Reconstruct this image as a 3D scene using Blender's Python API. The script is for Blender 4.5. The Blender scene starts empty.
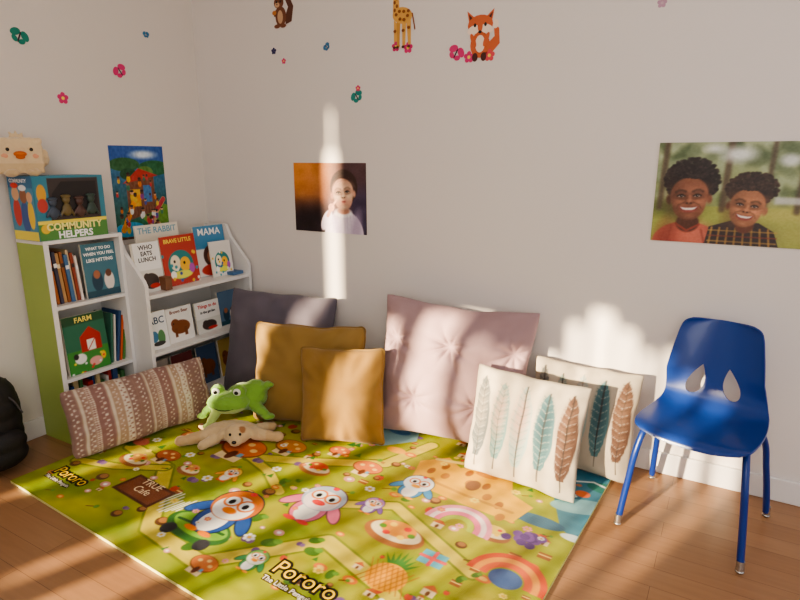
import bpy, bmesh, math, random
import numpy as np
from mathutils import Vector, Matrix, noise
random.seed(3); RS=np.random.RandomState(5)
V=Vector
# ------------------------------------------------------------------ helpers
def lin(c):
    c=np.asarray(c,dtype=float)/255.0
    return np.where(c<=0.04045,c/12.92,((c+0.055)/1.055)**2.4)
def L4(c): return tuple(lin(c))+(1.0,)
_m={}
def mat(name,col=(128,128,128),rough=.6,metal=0,bump=0,bscale=200,attr=False,sheen=0,coat=0,spec=.5,var=0,vscale=8,bkind='noise'):
    if name in _m: return _m[name]
    m=bpy.data.materials.new(name); m.use_nodes=True; nt=m.node_tree; b=nt.nodes['Principled BSDF']
    b.inputs['Roughness'].default_value=rough; b.inputs['Metallic'].default_value=metal
    b.inputs['Specular IOR Level'].default_value=spec
    if sheen: b.inputs['Sheen Weight'].default_value=sheen
    if coat: b.inputs['Coat Weight'].default_value=coat
    tc=nt.nodes.new('ShaderNodeTexCoord')
    src=None
    if attr:
        a=nt.nodes.new('ShaderNodeAttribute'); a.attribute_name='Col'; src=a.outputs['Color']
    else:
        r=nt.nodes.new('ShaderNodeRGB'); r.outputs[0].default_value=L4(col); src=r.outputs[0]
    if var:
        n=nt.nodes.new('ShaderNodeTexNoise'); n.inputs['Scale'].default_value=vscale; n.inputs['Detail'].default_value=4
        nt.links.new(tc.outputs['Object'],n.inputs['Vector'])
        mr=nt.nodes.new('ShaderNodeMapRange'); mr.inputs['To Min'].default_value=1-var; mr.inputs['To Max'].default_value=1+var
        nt.links.new(n.outputs['Fac'],mr.inputs['Value'])
        mx=nt.nodes.new('ShaderNodeVectorMath'); mx.operation='SCALE'
        nt.links.new(src,mx.inputs[0]); nt.links.new(mr.outputs[0],mx.inputs['Scale']); src=mx.outputs[0]
    nt.links.new(src,b.inputs['Base Color'])
    if bump:
        if bkind=='wave':
            n=nt.nodes.new('ShaderNodeTexWave'); n.inputs['Scale'].default_value=bscale; o=n.outputs['Fac']
        else:
            n=nt.nodes.new('ShaderNodeTexNoise'); n.inputs['Scale'].default_value=bscale; n.inputs['Detail'].default_value=3; o=n.outputs['Fac']
        nt.links.new(tc.outputs['Object'],n.inputs['Vector'])
        bp=nt.nodes.new('ShaderNodeBump'); bp.inputs['Strength'].default_value=bump; bp.inputs['Distance'].default_value=.002
        nt.links.new(o,bp.inputs['Height']); nt.links.new(bp.outputs[0],b.inputs['Normal'])
    _m[name]=m; return m
def link(o): bpy.context.scene.collection.objects.link(o); return o
def mk(name,verts,faces,m,cols=None,smooth=False):
    me=bpy.data.meshes.new(name); me.from_pydata([tuple(v) for v in verts],[],faces); me.update()
    if m: me.materials.append(m)
    if cols is not None:
        ca=me.color_attributes.new('Col','FLOAT_COLOR','POINT')
        a=np.ones((len(verts),4),dtype=np.float32); a[:,:3]=np.asarray(cols)[:,:3]; ca.data.foreach_set('color',a.ravel())
    if smooth: me.shade_smooth()
    return link(bpy.data.objects.new(name,me))
def root(name,kids,loc=None):
    e=bpy.data.objects.new(name,None); e.empty_display_size=.1; link(e)
    if loc: e.location=loc
    mi=Matrix.Translation(V(loc)).inverted() if loc else Matrix()
    for k in kids:
        k.parent=e; k.matrix_parent_inverse=mi
    return e
def boxm(name,lo,hi,m,bev=0,M=None):
    bm=bmesh.new(); bmesh.ops.create_cube(bm,size=1)
    lo=V(lo);hi=V(hi)
    for v in bm.verts: v.co=V([lo[i]+(v.co[i]+.5)*(hi[i]-lo[i]) for i in range(3)])
    if bev: bmesh.ops.bevel(bm,geom=bm.edges[:],offset=bev,segments=3,affect='EDGES',profile=.5)
    if M: bm.transform(M)
    me=bpy.data.meshes.new(name); bm.to_mesh(me); bm.free(); me.materials.append(m)
    return link(bpy.data.objects.new(name,me))
def tube(name,pts,r,m,cyc=False):
    cu=bpy.data.curves.new(name,'CURVE'); cu.dimensions='3D'; cu.bevel_depth=r; cu.bevel_resolution=5; cu.resolution_u=10; cu.use_fill_caps=True
    s=cu.splines.new('BEZIER'); s.bezier_points.add(len(pts)-1); s.use_cyclic_u=cyc
    for p,q in zip(s.bezier_points,pts): p.co=q; p.handle_left_type=p.handle_right_type='AUTO'
    o=bpy.data.objects.new(name+'_c',cu); link(o); dg=bpy.context.evaluated_depsgraph_get()
    me=bpy.data.meshes.new_from_object(o.evaluated_get(dg)); bpy.data.objects.remove(o)
    me.materials.clear(); me.materials.append(m); me.shade_smooth(); me.name=name
    return link(bpy.data.objects.new(name,me))
def bake(o,name):
    dg=bpy.context.evaluated_depsgraph_get(); me=bpy.data.meshes.new_from_object(o.evaluated_get(dg)); me.transform(o.matrix_world)
    bpy.data.objects.remove(o); me.name=name
    return link(bpy.data.objects.new(name,me))
def ellm(name,c,r,m,rot=None,seg=24):
    bm=bmesh.new(); bmesh.ops.create_uvsphere(bm,u_segments=seg,v_segments=seg//2+2,radius=1)
    M=Matrix.Translation(V(c))@(rot.to_4x4() if rot else Matrix())@Matrix.Diagonal((r[0],r[1],r[2],1)); bm.transform(M)
    me=bpy.data.meshes.new(name); bm.to_mesh(me); bm.free(); me.materials.append(m); me.shade_smooth()
    return link(bpy.data.objects.new(name,me))
def blob(name,parts,m,vox=.006,colf=None,sm=6,M=None,fuzz=0):
    """parts: ('e',c,r,[euler]) ellipsoid or ('c',p,q,rp,rq) tapered capsule -> fused single surface"""
    bm=bmesh.new()
    def sph(c,r,rot=None):
        s=bmesh.ops.create_uvsphere(bm,u_segments=20,v_segments=14,radius=1)['verts']
        T=Matrix.Translation(V(c))@(rot.to_4x4() if rot else Matrix())@Matrix.Diagonal((r[0],r[1],r[2],1))
        bmesh.ops.transform(bm,matrix=T,verts=s)
    from mathutils import Euler
    for p in parts:
        if p[0]=='e': sph(p[1],p[2],Euler(p[3]).to_matrix() if len(p)>3 else None)
        elif p[0]=='b':
            s=bmesh.ops.create_cube(bm,size=1)['verts']; bmesh.ops.transform(bm,matrix=Matrix.Translation(V(p[1]))@Matrix.Diagonal((p[2][0],p[2][1],p[2][2],1)),verts=s)
        else:
            a,b=V(p[1]),V(p[2]); n=max(3,int((b-a).length/(min(p[3],p[4])*.45)))
            for i in range(n+1):
                t=i/n; r=p[3]*(1-t)+p[4]*t; sph(a.lerp(b,t),(r,r,r))
    if M: bm.transform(M)
    me=bpy.data.meshes.new(name); bm.to_mesh(me); bm.free()
    o=link(bpy.data.objects.new(name+'_t',me))
    r=o.modifiers.new('r','REMESH'); r.mode='VOXEL'; r.voxel_size=vox
    s=o.modifiers.new('s','SMOOTH'); s.iterations=sm; s.factor=.5
    o=bake(o,name); me=o.data; me.materials.clear(); me.materials.append(m); me.shade_smooth()
    if fuzz:
        for v in me.vertices: v.co=v.co+v.normal*fuzz*noise.noise(v.co*70)
    if colf:
        ca=me.color_attributes.new('Col','FLOAT_COLOR','POINT')
        Mi=M.inverted() if M else Matrix()
        a=np.ones((len(me.vertices),4),dtype=np.float32)
        for i,v in enumerate(me.vertices): a[i,:3]=lin(colf(Mi@v.co))
        ca.data.foreach_set('color',a.ravel())
    return o
# ---- painter canvas, y up, arbitrary units
class Cv:
    def __init__(s,w,h,nx,bg=(255,255,255)):
        s.w=w;s.h=h;s.nx=nx;s.ny=max(2,int(nx*h/w)); s.px=w/nx
        s.X,s.Y=np.meshgrid(np.linspace(0,w,s.nx),np.linspace(0,h,s.ny)); s.I=np.zeros((s.ny,s.nx,3))+np.array(bg,float)
    def sub(s,x0,x1,y0,y1):
        i0=max(0,int(x0/s.w*(s.nx-1))-1); i1=min(s.nx,int(x1/s.w*(s.nx-1))+3); j0=max(0,int(y0/s.h*(s.ny-1))-1); j1=min(s.ny,int(y1/s.h*(s.ny-1))+3)
        if i1<=i0 or j1<=j0: return None
        return (slice(j0,j1),slice(i0,i1))
    def mixw(s,w,a,c):
        a=np.clip(a,0,1)[...,None]; s.I[w]=s.I[w]*(1-a)+np.array(c,float)*a
    def ell(s,cx,cy,rx,ry,c,rot=0,soft=None,op=1):
        so=soft or s.px; R=max(rx,ry)*(1+so/min(rx,ry)); w=s.sub(cx-R,cx+R,cy-R,cy+R)
        if w is None: return
        k=math.cos(rot);q=math.sin(rot);dx=s.X[w]-cx;dy=s.Y[w]-cy;x=dx*k+dy*q;y=-dx*q+dy*k
        d=(np.sqrt((x/rx)**2+(y/ry)**2)-1)*min(rx,ry)
        s.mixw(w,op*np.clip(.5-d/so,0,1),c)
    def ring(s,cx,cy,r,wd,c,a0=None,a1=None,op=1):
        R=r+wd; w=s.sub(cx-R,cx+R,cy-R,cy+R)
        if w is None: return
        X=s.X[w];Y=s.Y[w]
        d=np.abs(np.hypot(X-cx,Y-cy)-r)-wd/2; m=.5-d/s.px
        if a0 is not None:
            an=np.degrees(np.arctan2(Y-cy,X-cx)); m=np.where((an>=a0)&(an<=a1),m,0)
        s.mixw(w,op*np.clip(m,0,1),c)
    def seg(s,pts,wd,c,op=1,soft=None):
        so=soft or s.px; R=wd/2+so; xs=[p[0] for p in pts]; ys=[p[1] for p in pts]; w=s.sub(min(xs)-R,max(xs)+R,min(ys)-R,max(ys)+R)
        if w is None: return
        X=s.X[w];Y=s.Y[w]; d=np.full(X.shape,1e9)
        for (ax,ay),(bx,by) in zip(pts[:-1],pts[1:]):
            vx,vy=bx-ax,by-ay; t=np.clip(((X-ax)*vx+(Y-ay)*vy)/(vx*vx+vy*vy+1e-12),0,1)
            d=np.minimum(d,np.hypot(X-ax-t*vx,Y-ay-t*vy))
        s.mixw(w,op*np.clip(.5-(d-wd/2)/so,0,1),c)
    def poly(s,pts,c,op=1,soft=None):
        so=soft or s.px; xs=[p[0] for p in pts]; ys=[p[1] for p in pts]; w=s.sub(min(xs)-so,max(xs)+so,min(ys)-so,max(ys)+so)
        if w is None: return
        X=s.X[w];Y=s.Y[w]
        ins=np.zeros(X.shape,bool); d=np.full(X.shape,1e9); n=len(pts)
        for i in range(n):
            ax,ay=pts[i];bx,by=pts[(i+1)%n]
            if ay!=by:
                cnd=((ay>Y)!=(by>Y))&(X<(bx-ax)*(Y-ay)/(by-ay)+ax); ins^=cnd
            vx,vy=bx-ax,by-ay; t=np.clip(((X-ax)*vx+(Y-ay)*vy)/(vx*vx+vy*vy+1e-12),0,1)
            d=np.minimum(d,np.hypot(X-ax-t*vx,Y-ay-t*vy))
        d=np.where(ins,-d,d); s.mixw(w,op*np.clip(.5-d/so,0,1),c)
    def rect(s,x0,y0,x1,y1,c,op=1): s.poly([(x0,y0),(x1,y0),(x1,y1),(x0,y1)],c,op)
    def vgrad(s,c0,c1):
        t=(s.Y/s.h)[...,None]; s.I=np.array(c0,float)*(1-t)+np.array(c1,float)*t
    def blur(s,n=1):
        for _ in range(n):
            p=np.pad(s.I,((1,1),(1,1),(0,0)),'edge'); s.I=(p[1:-1,1:-1]*4+p[:-2,1:-1]*2+p[2:,1:-1]*2+p[1:-1,:-2]*2+p[1:-1,2:]*2+p[:-2,:-2]+p[2:,2:]+p[:-2,2:]+p[2:,:-2])/16
    def noise(s,amp,n=12):
        g=RS.rand(n+2,n+2); yy=s.Y/s.h*n; xx=s.X/s.w*n; i=yy.astype(int);j=xx.astype(int);fy=yy-i;fx=xx-j
        v=(g[i,j]*(1-fx)+g[i,j+1]*fx)*(1-fy)+(g[i+1,j]*(1-fx)+g[i+1,j+1]*fx)*fy
        s.I=np.clip(s.I+((v-.5)*2*amp)[...,None],0,255)
    def cols(s): return lin(np.clip(s.I,0,255)).reshape(-1,3)
def gridfaces(nx,ny,off=0,flip=False):
    f=[]
    for j in range(ny-1):
        r=off+j*nx
        for i in range(nx-1):
            a=r+i
            f.append((a,a+nx,a+nx+1,a+1) if flip else (a,a+1,a+nx+1,a+nx))
    return f
def panel(name,cv,O,ux,uy,m,thick=.003,edge=(235,235,230),corner=0):
    """printed flat panel; O=lower-left corner of front face. front grid + solid body behind"""
    O=V(O);ux=V(ux).normalized();uy=V(uy).normalized();n=ux.cross(uy)
    o=np.array(O);P=o+cv.X.reshape(-1,1)*np.array(ux)+cv.Y.reshape(-1,1)*np.array(uy)
    faces=gridfaces(cv.nx,cv.ny); cols=cv.cols(); N=len(P)
    q=[O,O+ux*cv.w,O+ux*cv.w+uy*cv.h,O+uy*cv.h]; b=[p-n*thick for p in q]; f=[p-n*.0003 for p in q]
    P=np.vstack([P,np.array([list(x) for x in f+b])]); cols=np.vstack([cols,np.tile(lin(edge),(8,1))])
    for i in range(4):
        j=(i+1)%4; faces.append((N+i,N+4+i,N+4+j,N+j))
    faces.append((N+7,N+6,N+5,N+4))
    return mk(name,P,faces,m,cols)
def text(name,body,size,O,ux,uy,col,align='LEFT',off=0,sx=1,m=None,rough=.5):
    cu=bpy.data.curves.new(name,'FONT'); cu.body=body; cu.size=size; cu.align_x=align; cu.offset=off; cu.extrude=.0002; cu.resolution_u=3
    o=link(bpy.data.objects.new(name+'_f',cu)); ux=V(ux).normalized();uy=V(uy).normalized();n=ux.cross(uy)
    M=Matrix.Translation(V(O))@Matrix((ux,uy,n)).transposed().to_4x4()@Matrix.Diagonal((sx,1,1,1))
    dg=bpy.context.evaluated_depsgraph_get(); me=bpy.data.meshes.new_from_object(o.evaluated_get(dg)); bpy.data.objects.remove(o)
    me.transform(M); me.materials.clear(); me.materials.append(m or mat('ink_%d_%d_%d'%tuple(col),col,rough)); me.name=name
    return link(bpy.data.objects.new(name,me))
def flat(name,O,ux,uy,shapes,m,lift=.0012):
    """cut vinyl sticker: list of ('e',cx,cy,rx,ry,rot,col) / ('p',pts,col), metres"""
    O=V(O);ux=V(ux);uy=V(uy);n=ux.cross(uy);vs=[];fs=[];cs=[]
    for k,s in enumerate(shapes):
        if s[0]=='e':
            _,cx,cy,rx,ry,rot,c=s; pts=[]
            for i in range(20):
                a=i*math.tau/20;x=rx*math.cos(a);y=ry*math.sin(a);pts.append((cx+x*math.cos(rot)-y*math.sin(rot),cy+x*math.sin(rot)+y*math.cos(rot)))
        else: pts,c=s[1],s[2]
        if sum(pts[i][0]*pts[(i+1)%len(pts)][1]-pts[(i+1)%len(pts)][0]*pts[i][1] for i in range(len(pts)))<0: pts=pts[::-1]
        b=len(vs)
        for x,y in pts: vs.append(O+ux*x+uy*y+n*(lift+k*.00025)); cs.append(lin(c))
        fs.append(tuple(range(b,b+len(pts))))
    return mk(name,vs,fs,m,cs)
# ------------------------------------------------------------------ materials
PRINT=mat('printed_paper',attr=True,rough=.45)
VINYL=mat('vinyl_sticker',attr=True,rough=.6)
WHITE=mat('white_melamine',(230,228,224),.45,var=.02)
BASEW=mat('white_trim_paint',(228,225,222),.5)
def wallmat(name,c):
    return mat(name,c,.85,bump=.15,bscale=120,var=.012,vscale=2.5)
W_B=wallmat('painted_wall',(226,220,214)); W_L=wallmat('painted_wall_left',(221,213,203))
# floor wood
def floor_mat():
    m=bpy.data.materials.new('laminate_planks'); m.use_nodes=True; nt=m.node_tree; b=nt.nodes['Principled BSDF']; N=nt.nodes.new; K=nt.links.new
    tc=N('ShaderNodeTexCoord')
    br=N('ShaderNodeTexBrick'); br.inputs['Scale'].default_value=1; br.inputs['Brick Width'].default_value=.9; br.inputs['Row Height'].default_value=.095
    br.inputs['Mortar Size'].default_value=.0008; br.inputs['Color1'].default_value=L4((162,122,88)); br.inputs['Color2'].default_value=L4((152,112,79)); br.inputs['Mortar'].default_value=L4((106,76,54)); br.offset=.37
    K(tc.outputs['Object'],br.inputs['Vector'])
    mp=N('ShaderNodeMapping'); mp.inputs['Scale'].default_value=(3,40,1); K(tc.outputs['Object'],mp.inputs['Vector'])
    n=N('ShaderNodeTexNoise'); n.inputs['Scale'].default_value=1.6; n.inputs['Detail'].default_value=6; K(mp.outputs[0],n.inputs['Vector'])
    mr=N('ShaderNodeMapRange'); mr.inputs['To Min'].default_value=.82; mr.inputs['To Max'].default_value=1.16; K(n.outputs['Fac'],mr.inputs['Value'])
    vm=N('ShaderNodeVectorMath'); vm.operation='SCALE'; K(br.outputs['Color'],vm.inputs[0]); K(mr.outputs[0],vm.inputs['Scale']); K(vm.outputs[0],b.inputs['Base Color'])
    b.inputs['Roughness'].default_value=.34
    return m
FLOOR=floor_mat()
# ------------------------------------------------------------------ room shell
X1=5.0;YF=-3.8;H=2.9
boxm('floor',(-3,YF-.0,-.05),(X1,0.0,0),FLOOR)
boxm('wall_back',(-.1,0,-.05),(X1,.1,H),W_B)
boxm('wall_left',(-.1,-2.35,-.05),(0,0,H),W_L)
boxm('ceiling',(-3,YF,H),(X1,.1,H+.05),W_B)
boxm('baseboard_back',(0.014,-.014,0),(X1,0,.095),BASEW,.004)
boxm('baseboard_left',(0,-2.35,0),(.014,0,.095),BASEW,.004)
# front wall (behind the camera) with a window; unseen panels added, their gaps shaped to cast sun patches
wx0,wx1,wz0,wz1=-.7,1.9,.35,2.75
parts=[boxm('w1',(-3,YF-.1,-.05),(wx0,YF,H),W_B),boxm('w2',(wx1,YF-.1,-.05),(X1,YF,H),W_B),boxm('w3',(wx0,YF-.1,-.05),(wx1,YF,wz0),W_B),boxm('w4',(wx0,YF-.1,wz1),(wx1,YF,H),W_B)]
root('wall_front',parts)
K0=.351*3.8
# (key0,key1,z0,z1) : gaps in the added panels, laid out for the sun patches
slits=[(.893,.963,.62,2.36),(1.48,1.57,.56,1.52),(1.69,1.85,.52,1.60),(1.95,1.98,.6,1.5),(2.03,2.17,.50,1.46),(2.21,2.26,.6,1.62),(2.30,2.38,.50,1.69),(2.41,2.47,.5,1.62),(2.51,2.55,.6,1.54),(2.61,2.66,.7,1.56),(2.71,2.76,.7,1.48),(2.84,2.89,.8,1.40)]
MASK=mat('sun_mask_cloth',(200,190,175),.9); cp=[]; x=wx0
for i,(a,b,z0,z1) in enumerate(slits):
    a-=K0;b-=K0
    cp.append(boxm('panel_%d'%i,(x,YF-.07,wz0),(a,YF-.06,wz1),MASK))
    cp.append(boxm('low_%d'%i,(a,YF-.07,wz0),(b,YF-.06,z0),MASK))
    if i==0:
        cp.append(boxm('high_a',(a,YF-.07,z1),(a+.03,YF-.06,wz1),MASK)); cp.append(boxm('high_b',(a+.045,YF-.07,z1),(b,YF-.06,wz1),MASK)); cp.append(boxm('high_c',(a+.03,YF-.07,2.56),(a+.045,YF-.06,wz1),MASK))
    else: cp.append(boxm('high_%d'%i,(a,YF-.07,z1),(b,YF-.06,wz1),MASK))
    x=b
cp.append(boxm('panel_e',(x,YF-.07,wz0),(wx1,YF-.06,wz1),MASK))
root('sun_mask',cp)
# ------------------------------------------------------------------ wall decals
def butterfly(s,c):
    return [('e',-s*.3,s*.2,s*.32,s*.22,.7,c),('e',s*.3,s*.2,s*.32,s*.22,-.7,c),('e',-s*.22,-s*.2,s*.22,s*.16,-.6,c),('e',s*.22,-s*.2,s*.22,s*.16,.6,c),('e',0,0,s*.05,s*.35,0,(60,40,50))]
def flower(s,c,k=(250,220,90)):
    l=[('e',s*.3*math.cos(a),s*.3*math.sin(a),s*.2,s*.2,0,c) for a in [i*math.tau/5+.3 for i in range(5)]]
    return l+[('e',0,0,s*.14,s*.14,0,k)]
BX=(1,0,0);BY=(0,0,1);PINK=(214,60,118);TEAL=(40,140,130)
def bw(x,z): return (x,0,z)
def turn(sh,a):
    k,q=math.cos(a),math.sin(a); r=[]
    for s in sh:
        if s[0]=='e': r.append(('e',s[1]*k-s[2]*q,s[1]*q+s[2]*k,s[3],s[4],s[5]+a,s[6]))
        else: r.append(('p',[(x*k-y*q,x*q+y*k) for x,y in s[1]],s[2]))
    return r
flat('butterfly_decal',bw(1.113,1.60),BX,BY,turn(butterfly(.062,TEAL),.5),VINYL)
flat('butterfly_decal.001',bw(1.642,1.755),BX,BY,turn(butterfly(.068,PINK),-.5),VINYL)
flat('butterfly_decal.002',(0,-.97,1.82),(0,1,0),BY,turn(butterfly(.07,(30,130,110)),-.4),VINYL)
flat('butterfly_decal.003',(0,-.495,1.735),(0,1,0),BY,turn(butterfly(.068,PINK),.6),VINYL)
flat('flower_decal',bw(1.12,1.64),BX,BY,flower(.03,PINK),VINYL)
flat('flower_decal.001',bw(.592,1.854),BX,BY,flower(.035,(40,40,90),(60,50,90)),VINYL)
flat('flower_decal.002',bw(.657,1.80),BX,BY,flower(.03,PINK),VINYL)
flat('butterfly_decal.004',bw(.937,1.844),BX,BY,turn(butterfly(.038,(60,120,160)),.7),VINYL)
flat('flower_decal.003',bw(1.705,1.735),BX,BY,flower(.05,PINK),VINYL)
flat('flower_decal.004',bw(1.80,1.735),BX,BY,flower(.05,(220,80,90)),VINYL)
flat('flower_decal.005',bw(1.40,1.80),BX,BY,flower(.05,PINK),VINYL)
flat('flower_decal.006',bw(1.335,1.81),BX,BY,flower(.045,PINK),VINYL)
flat('flower_decal.007',(0,-.81,1.58),(0,1,0),BY,flower(.055,PINK),VINYL)
flat('butterfly_decal.005',(0,-.32,1.937),(0,1,0),BY,butterfly(.035,(50,120,160)),VINYL)
flat('flower_decal.008',bw(2.47,1.86),BX,BY,flower(.035,(190,150,170),(200,170,180)),VINYL)
G=(222,170,90);GB=(140,80,40)
gir=[('p',[(-.045,-.12),(-.03,-.12),(-.025,-.02),(-.045,0)],G),('p',[(.0,-.12),(.015,-.12),(.02,0),(-.002,-.02)],G),('p',[(.03,-.11),(.045,-.11),(.045,.02),(.02,0)],G),('p',[(-.028,-.12),(-.015,-.12),(-.01,0),(-.03,0)],(205,150,75)),
 ('e',0,.015,.052,.035,-.15,G),('p',[(-.05,.02),(-.015,.04),(-.02,.17),(-.045,.17)],G),('e',-.04,.185,.03,.018,.4,G),('e',-.065,.175,.014,.011,.3,(240,210,160)),('e',-.012,.197,.014,.006,.4,G),
 ('p',[(-.04,.195),(-.036,.195),(-.034,.22),(-.04,.22)],GB),('p',[(-.028,.195),(-.024,.195),(-.02,.22),(-.026,.22)],GB),('e',-.045,.19,.004,.004,0,(30,20,20)),('p',[(.05,.02),(.056,.02),(.07,-.05),(.064,-.052)],GB)]
for i in range(9):
    t=i/8; gir.append(('e',-.033+.006*((i%2)*2-1),.04+.13*t,.006,.008,0,GB))
for (a,b) in [(-.03,.02),(-.01,.0),(.01,.03),(.03,.01),(.012,-.005),(-.012,.032),(.035,.03),(-.036,-.05),(.008,-.05),(.037,-.04)]: gir.append(('e',a,b,.008,.007,0,GB))
for a in (-.038,-.022,.008,.038): gir.append(('e',a,-.12,.008,.006,0,(90,50,35)))
flat('giraffe_decal',bw(1.37,1.925),BX,BY,gir,VINYL)
O_=(206,104,62);OC=(245,225,205);DK=(80,40,35)
fox=[('p',[(.02,-.08),(.05,-.09),(.09,-.05),(.085,.01),(.06,.03),(.065,-.02),(.03,-.05)],O_),('e',.068,.028,.014,.018,0,OC),('e',0,-.05,.045,.052,0,O_),('e',0,-.045,.022,.035,0,OC),
 ('e',-.022,-.098,.013,.018,0,DK),('e',.018,-.098,.013,.018,0,DK),('p',[(-.062,.09),(-.05,.03),(-.02,.055)],O_),('p',[(.062,.09),(.05,.03),(.02,.055)],O_),('p',[(-.055,.077),(-.047,.045),(-.032,.055)],DK),('p',[(.055,.077),(.047,.045),(.032,.055)],DK),
 ('e',0,.03,.058,.040,0,O_),('e',-.03,.012,.03,.018,.3,OC),('e',.03,.012,.03,.018,-.3,OC),('e',0,.03,.012,.03,0,O_),('e',-.024,.03,.006,.008,0,(25,20,20)),('e',.024,.03,.006,.008,0,(25,20,20)),('e',0,.002,.008,.006,0,(25,20,20)),('e',-.03,-.03,.01,.03,.4,O_),('e',.03,-.03,.01,.03,-.4,O_)]
flat('fox_decal',bw(1.755,1.83),BX,BY,fox,VINYL)
BRN=(120,72,50);BRL=(200,160,125)
sq=[('p',[(.03,-.06),(.07,-.05),(.085,.02),(.06,.07),(.03,.06),(.05,.02),(.03,-.02)],(95,55,40)),('e',0,-.02,.036,.048,0,BRN),('e',-.004,-.022,.018,.032,0,BRL),('e',-.01,.045,.032,.028,0,BRN),('e',-.03,.072,.009,.013,.3,BRN),('e',.01,.072,.009,.013,-.3,BRN),('e',-.02,.036,.016,.012,0,BRL),('e',-.022,.05,.005,.006,0,(20,15,15)),('e',.002,.05,.005,.006,0,(20,15,15)),('e',-.02,.038,.004,.003,0,(20,15,15)),('e',-.025,-.065,.02,.01,0,BRN),('e',.015,-.065,.02,.01,0,BRN),('e',-.028,0,.01,.022,-.6,BRN),('e',-.04,.0,.014,.011,0,(190,120,60))]
flat('squirrel_decal',bw(.65,2.035),BX,BY,sq,VINYL)
# ------------------------------------------------------------------ photo prints
def face(c,cx,cy,r,skin,dark,rot=0,baby=False):
    k,q=math.cos(rot),math.sin(rot)
    def T(x,y): return (cx+(x*k-y*q)*r,cy+(x*q+y*k)*r)
    def e(x,y,a,b,col,ro=0,soft=None,op=1): X,Y=T(x,y); c.ell(X,Y,a*r,b*r,col,ro+rot,soft,op)
    hi=tuple(min(255,v*1.32+14) for v in skin); dk=tuple(v*.62 for v in skin); S=r*.10
    e(-.84,-.02,.12,.2,dark,0,S);e(.84,-.02,.12,.2,skin,0,S)
    e(0,.18,.80,.80,skin,0,S); e(0,-.25,.69,.74,skin,0,S); 
    e(-.66,-.1,.3,.8,dk,0,r*.6,.6); e(0,-.88,.4,.18,dk,0,r*.3,.6); e(.1,.62,.5,.12,dk,0,r*.3,.35)
    e(.22,.45,.40,.20,hi,0,r*.5,.55); e(-.38,-.14,.22,.16,hi,0,r*.35,.6); e(.42,-.14,.24,.18,hi,0,r*.35,.8); e(.03,-.80,.18,.09,hi,0,r*.2,.5)
    for s in (-1,1):
        e(s*.33,.17,.24,.16,dk,0,r*.22,.7); e(s*.33,.02,.18,.05,dk,s*.15,r*.1,.5)
        e(s*.33,.13,.125,.042 if not baby else .045,(200,188,180),0,S*.5); e(s*.33,.135,.062,.052,(24,15,12),0,S*.5); e(s*.33+.02,.15,.018,.018,(240,240,240),0,S*.3,.9)
        c.seg([T(s*.49,.14),T(s*.40,.185),T(s*.28,.185),T(s*.18,.13)],r*.05,(26,15,12),.95,S*.6); c.seg([T(s*.56,.32),T(s*.44,.40),T(s*.30,.40),T(s*.15,.33)],r*.06,tuple(v*.35 for v in skin),.5 if baby else .8,S*1.2)
    c.seg([T(.04,.12),T(.06,-.1)],r*.07,hi,.7,r*.14); c.seg([T(-.1,.1),T(-.12,-.08)],r*.05,dk,.5,r*.14)
    e(0,-.17,.17,.085,dk,0,r*.1,.8); e(.01,-.12,.1,.075,hi,0,r*.12,.75); e(-.08,-.2,.04,.025,(44,22,18),0,S*.5,.9);e(.08,-.2,.04,.025,(44,22,18),0,S*.5,.9)
    if baby: e(0,-.45,.14,.075,(184,92,88),0,S); c.seg([T(-.1,-.45),T(.1,-.45)],r*.02,(120,50,50),.9,S*.4); e(0,-.36,.06,.03,hi,0,S,.5)
    else:
        c.seg([T(-.22,-.18),T(-.44,-.28),T(-.50,-.42)],r*.035,dk,.75,S)
        c.seg([T(.22,-.18),T(.44,-.28),T(.50,-.42)],r*.035,dk,.75,S)
        c.poly([T(-.42,-.34),T(-.2,-.39),T(0,-.41),T(.2,-.39),T(.42,-.34),T(.33,-.52),T(.16,-.62),T(0,-.64),T(-.16,-.62),T(-.33,-.52)],(126,60,54),1,S)
        c.poly([T(-.35,-.375),T(-.15,-.415),T(.15,-.415),T(.35,-.375),T(.26,-.475),T(.12,-.525),T(-.12,-.525),T(-.26,-.475)],(236,230,222),1,S*.6)
        e(0,-.57,.2,.035,(170,90,80),0,S,.8)
def curly(c,cx,cy,rx,ry,n,col,sz):
    for i in range(n):
        a=RS.rand()*math.tau; t=math.sqrt(RS.rand()); v=.5+RS.rand()*.9
        c.ell(cx+rx*t*math.cos(a),cy+ry*t*math.sin(a),sz,sz*.8,tuple(min(255,k*v) for k in col),0,sz*.9,.85)
# baby photo
c=Cv(.465,.362,260); c.vgrad((70,42,46),(120,72,54)); c.ell(.02,.34,.2,.17,(240,156,68),0,.2,.9); c.ell(.10,.26,.07,.09,(204,126,70),0,.12,.6); c.ell(.1,.02,.16,.12,(40,28,34),0,.12); c.ell(.44,.12,.12,.2,(66,60,94),0,.15,.8); c.ell(.4,.33,.12,.08,(90,64,68),0,.1)
c.noise(10,9)
bx_=.322
c.ell(bx_+.002,-.01,.125,.13,(228,216,230),0,.008); c.ell(.28,.03,.022,.1,(186,168,196),.3,.03,.8); c.ell(.40,.02,.03,.09,(182,164,192),-.2,.03,.8); c.ell(bx_,.108,.056,.026,(246,240,244),0,.008); c.ell(bx_,.118,.04,.018,(196,138,116),0,.008)
for i in range(9): c.seg([(.225+i*.025,.0),(.245+i*.02,.095)],.0028,(196,178,206),.7,.004)
c.ell(bx_+.005,.240,.086,.090,(66,44,40),0,.006); face(c,bx_,.203,.083,(224,168,142),(180,120,98),.1,True)
c.poly([(bx_-.078,.24),(bx_-.064,.288),(bx_-.02,.318),(bx_+.035,.318),(bx_+.078,.288),(bx_+.088,.24),(bx_+.068,.268),(bx_+.02,.286),(bx_-.03,.286),(bx_-.06,.266)],(62,42,38),1,.010)
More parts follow.
